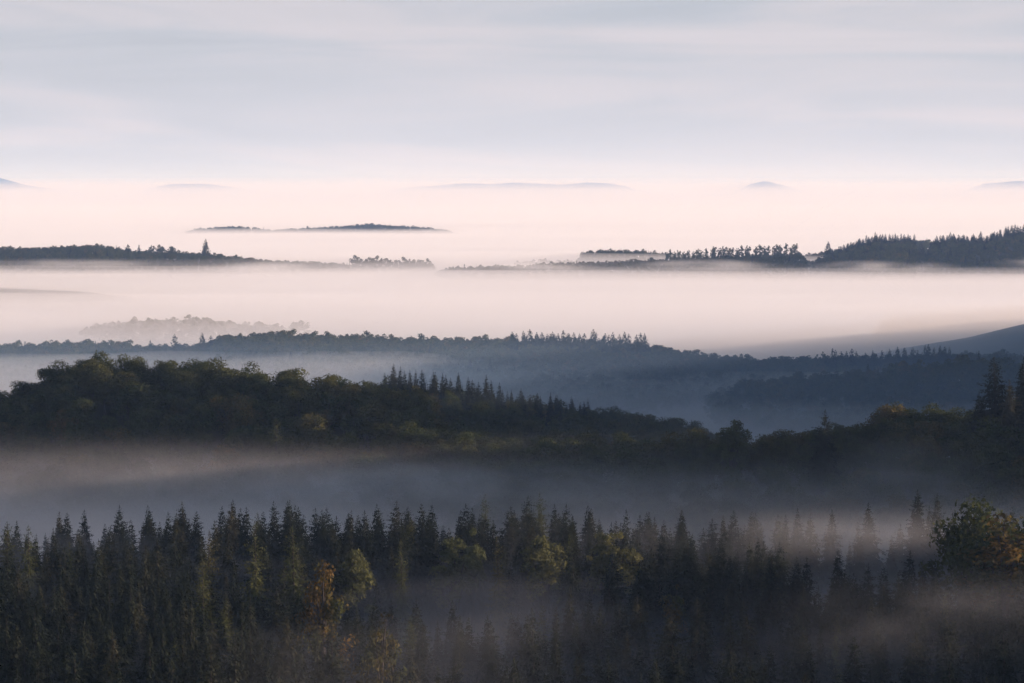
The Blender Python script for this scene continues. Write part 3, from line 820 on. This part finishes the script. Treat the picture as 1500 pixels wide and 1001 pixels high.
sea_rows = geo_rows(2290, 43000, 1.012, 26)
def sea_layer(level, amp, seed):
    return lambda x, y: ZC + level + amp * fbm(x / 1500, y / 700, seed, 1) + 0.9 * amp * fbm(x / 520, y / 230, seed + 2, 3)
for lv, amp, dn, nm, lb in ((-133, 2.0, 0.0040, 'fog_sea', 'white sea of fog filling the valleys out to the horizon'),
                            (-122, 3.0, 0.0028, 'fog_veil', 'soft upper fog lying on the white sea of fog'),
                            (-115, 5.0, 0.0016, 'thin_fog', 'thin fog above the white sea of fog'),
                            (-108, 6.0, 0.0007, 'fog_breath', 'thinnest veil of fog drifting highest above the white sea of fog')):
    fog_bank(nm, lb, sea_rows, -0.32 - lv * 1e-4, 0.32 + lv * 1e-4, 150, sea_layer(lv, amp, 91 - lv), ZLOW - 0.6 - lv * 1e-3, 160, air_material(nm, dn, (0.99, 0.99, 0.99)))
for k, (sl, dn) in enumerate(((0.0138, 0.8e-4), (0.0120, 0.8e-4), (0.0100, 0.9e-4))):
    fog_bank('distant_haze', ('pale pink haze rising highest before the far hills', 'pale pink haze bank over the plain before the far hills', 'lowest pink haze bank on the plain before the far hills')[k],
             np.linspace(17000, 50000, 60), -0.7, 0.7, 90,
             lambda x, y: ZC - 170 + np.clip(y - 17500, 0, None) * sl + 22 * fbm(x / 2600, y / 9000, 45 + 7 * k, 3), ZLOW - 0.2 - 0.05 * k, 2500 + 200 * k, air_material('distant_haze', dn, (0.98, 0.98, 1.0)))
fog_bank('slope_haze', 'blue shaded haze before the hazy hillside at the end of the middle ridge', geo_rows(2230, 2450, 1.0, 12), 0.108, 0.30, 40,
         lambda x, y: ZC - 88 + 4 * fbm(x / 90, y / 120, 105, 3), ZLOW - 0.35, 60, air_material('slope_haze', 0.0030, (0.50, 0.70, 1.0)))
hollow_rows = geo_rows(1240, 2130, 1.0, 16)
fog_bank('hollow_fog', 'fog lying in the hollow behind the domed hill', hollow_rows, -0.26, 0.26, 90,
         lambda x, y: ZC - 120 + np.interp(to_px(x, y), [0, 250, 600, 800, 1050, 1500], [6, 8, 6, -4, -7, -4]) + 3.5 * fbm(x / 120, y / 160, 99, 3), ZLOW - 0.5, 70, air_material('hollow_fog', 0.0024, (0.82, 0.91, 1.0)))
fog_bank('hollow_haze', 'thin blue haze standing in the wide hollow before the middle ridge', geo_rows(1180, 2150, 1.0, 24), -0.27, 0.27, 60,
         lambda x, y: ZC - 92 + 5 * fbm(x / 260, y / 320, 103, 2), ZLOW - 0.3, 120, air_material('hollow_haze', 0.00052, (0.42, 0.66, 1.0)))

vf = air_material('valley_mist', 0.012, (0.97, 0.97, 0.98), 0.0,
                  dict(scale=(0.0085, 0.011, 0.035), lo=0.36, hi=0.64, floor=0.25, detail=5, z0=ZC - 109, z1=ZC - 81, fades=[('Y', 770, 850)]))
b = closed_box('valley_mist', -330, 330, 770, 1050, ZC - 150, ZC - 70, vf)
tag(b, 'grey mist filling the valley between the spruce forest and the near hill', 'mist', kind='stuff')
df = air_material('drifting_mist', 0.0020, (0.97, 0.97, 0.98), 0.0,
                  dict(scale=(0.013, 0.012, 0.045), lo=0.42, hi=0.70, floor=0.12, detail=4, z0=ZC - 98, z1=ZC - 76, loc=(0.3, 0.2, 0), fades=[('X', -60, 60)]))
b = closed_box('drifting_mist', -60, 190, 380, 768, ZC - 112, ZC - 74, df)
tag(b, 'thin mist drifting among the spruces around the misty clearing', 'mist', kind='stuff')

fog_bank('forest_mist', 'thin blue mist standing between the trunks of the front spruce forest', np.arange(300, 786, 12.0), -0.24, 0.24, 50,
         lambda x, y: ZC - 90 + 4.5 * fbm(x / 70, y / 80, 107, 3), ZLOW - 0.25, 25, air_material('forest_mist', 0.0017, (0.80, 0.88, 1.0)))
def mist_puff(label, px, py, D, radii, density, seed, name='mist_wisp', grain=1.0):
    """a small drifting wisp: soft ball of mist torn by noise"""
    c = np.array((float(side(px, py)) * D, D, ZC + D * float(slope(py))))
    m = bpy.data.materials.new(name); m.use_nodes = True
    n, l = m.node_tree.nodes, m.node_tree.links
    n.clear()
    out = n.new('ShaderNodeOutputMaterial'); v = n.new('ShaderNodeVolumePrincipled')
    v.inputs['Color'].default_value = (0.98, 0.98, 0.98, 1); v.inputs['Absorption Color'].default_value = (1, 1, 1, 1)
    t = n.new('ShaderNodeTexCoord')
    sc = n.new('ShaderNodeVectorMath'); sc.operation = 'DIVIDE'; sc.inputs[1].default_value = radii
    ln = n.new('ShaderNodeVectorMath'); ln.operation = 'LENGTH'
    l.new(t.outputs['Object'], sc.inputs[0]); l.new(sc.outputs[0], ln.inputs[0])
    fall = n.new('ShaderNodeMapRange'); fall.interpolation_type = 'SMOOTHSTEP'
    fall.inputs['From Min'].default_value = 1.0; fall.inputs['From Max'].default_value = 0.15
    l.new(ln.outputs['Value'], fall.inputs['Value'])
    mp = n.new('ShaderNodeMapping'); mp.inputs['Location'].default_value = (seed * 3.7, seed * 1.3, 0); mp.inputs['Scale'].default_value = (0.028 * grain, 0.024 * grain, 0.085 * min(1, grain * 2))
    l.new(t.outputs['Object'], mp.inputs[0])
    nz = n.new('ShaderNodeTexNoise'); nz.inputs['Scale'].default_value = 1.0; nz.inputs['Detail'].default_value = 4; nz.inputs['Distortion'].default_value = 0.8
    l.new(mp.outputs[0], nz.inputs['Vector'])
    mr = n.new('ShaderNodeMapRange'); mr.inputs['From Min'].default_value = 0.38; mr.inputs['From Max'].default_value = 0.66
    mr.inputs['To Max'].default_value = density
    l.new(nz.outputs['Fac'], mr.inputs['Value'])
    mu = n.new('ShaderNodeMath'); mu.operation = 'MULTIPLY'
    l.new(mr.outputs[0], mu.inputs[0]); l.new(fall.outputs[0], mu.inputs[1]); l.new(mu.outputs[0], v.inputs['Density'])
    l.new(v.outputs[0], out.inputs['Volume'])
    o = closed_box(name, -radii[0], radii[0], -radii[1], radii[1], -radii[2], radii[2], m)
    o.location = c
    tag(o, label, 'mist', kind='stuff')
    return o
mist_puff('bright wisp of mist over the clearing between the birches and the oaks', 1180, 785, 705, (60, 42, 8), 0.0032, 1)
mist_puff('long wisp of mist drifting from the oaks across the clearing', 1330, 775, 690, (50, 36, 6), 0.0045, 2)
mist_puff('faint mist rising between spruces below the dark clearing', 690, 905, 520, (34, 40, 10), 0.0014, 3)
mist_puff('faint mist between the lowest spruces under the orange tree', 560, 985, 450, (40, 40, 10), 0.0012, 4)
mist_puff('mist hanging in front of the spruces on the lower slope', 1420, 930, 520, (44, 50, 14), 0.0022, 5)
mist_puff('torn wisp of mist rising before the round oaks on the low crest', 1340, 690, 900, (34, 40, 16), 0.006, 6)
mist_puff('pale tongue of mist along the valley edge behind the spruce tips', 640, 705, 880, (90, 45, 9), 0.010, 7)

for k, (px, py, rx, where) in enumerate(((120, 386, 260, 'the foot of the far left ridge under its highest wood'), (380, 392, 230, 'the foot of the far left ridge near the lone spruce'),
                                         (790, 390, 210, 'the low start of the far right ridge'), (1035, 388, 250, 'the thin tree row of the far right ridge'),
                                         (1295, 390, 260, 'the spruce block of the far right ridge'), (1545, 386, 220, 'the rising spruce stand of the far right ridge'))):
    mist_puff('ragged bank of fog creeping up ' + where, px, py, 4330, (rx * 0.5, 190, 10.0), 0.0045, 20 + k, 'creeping_fog', 0.28)
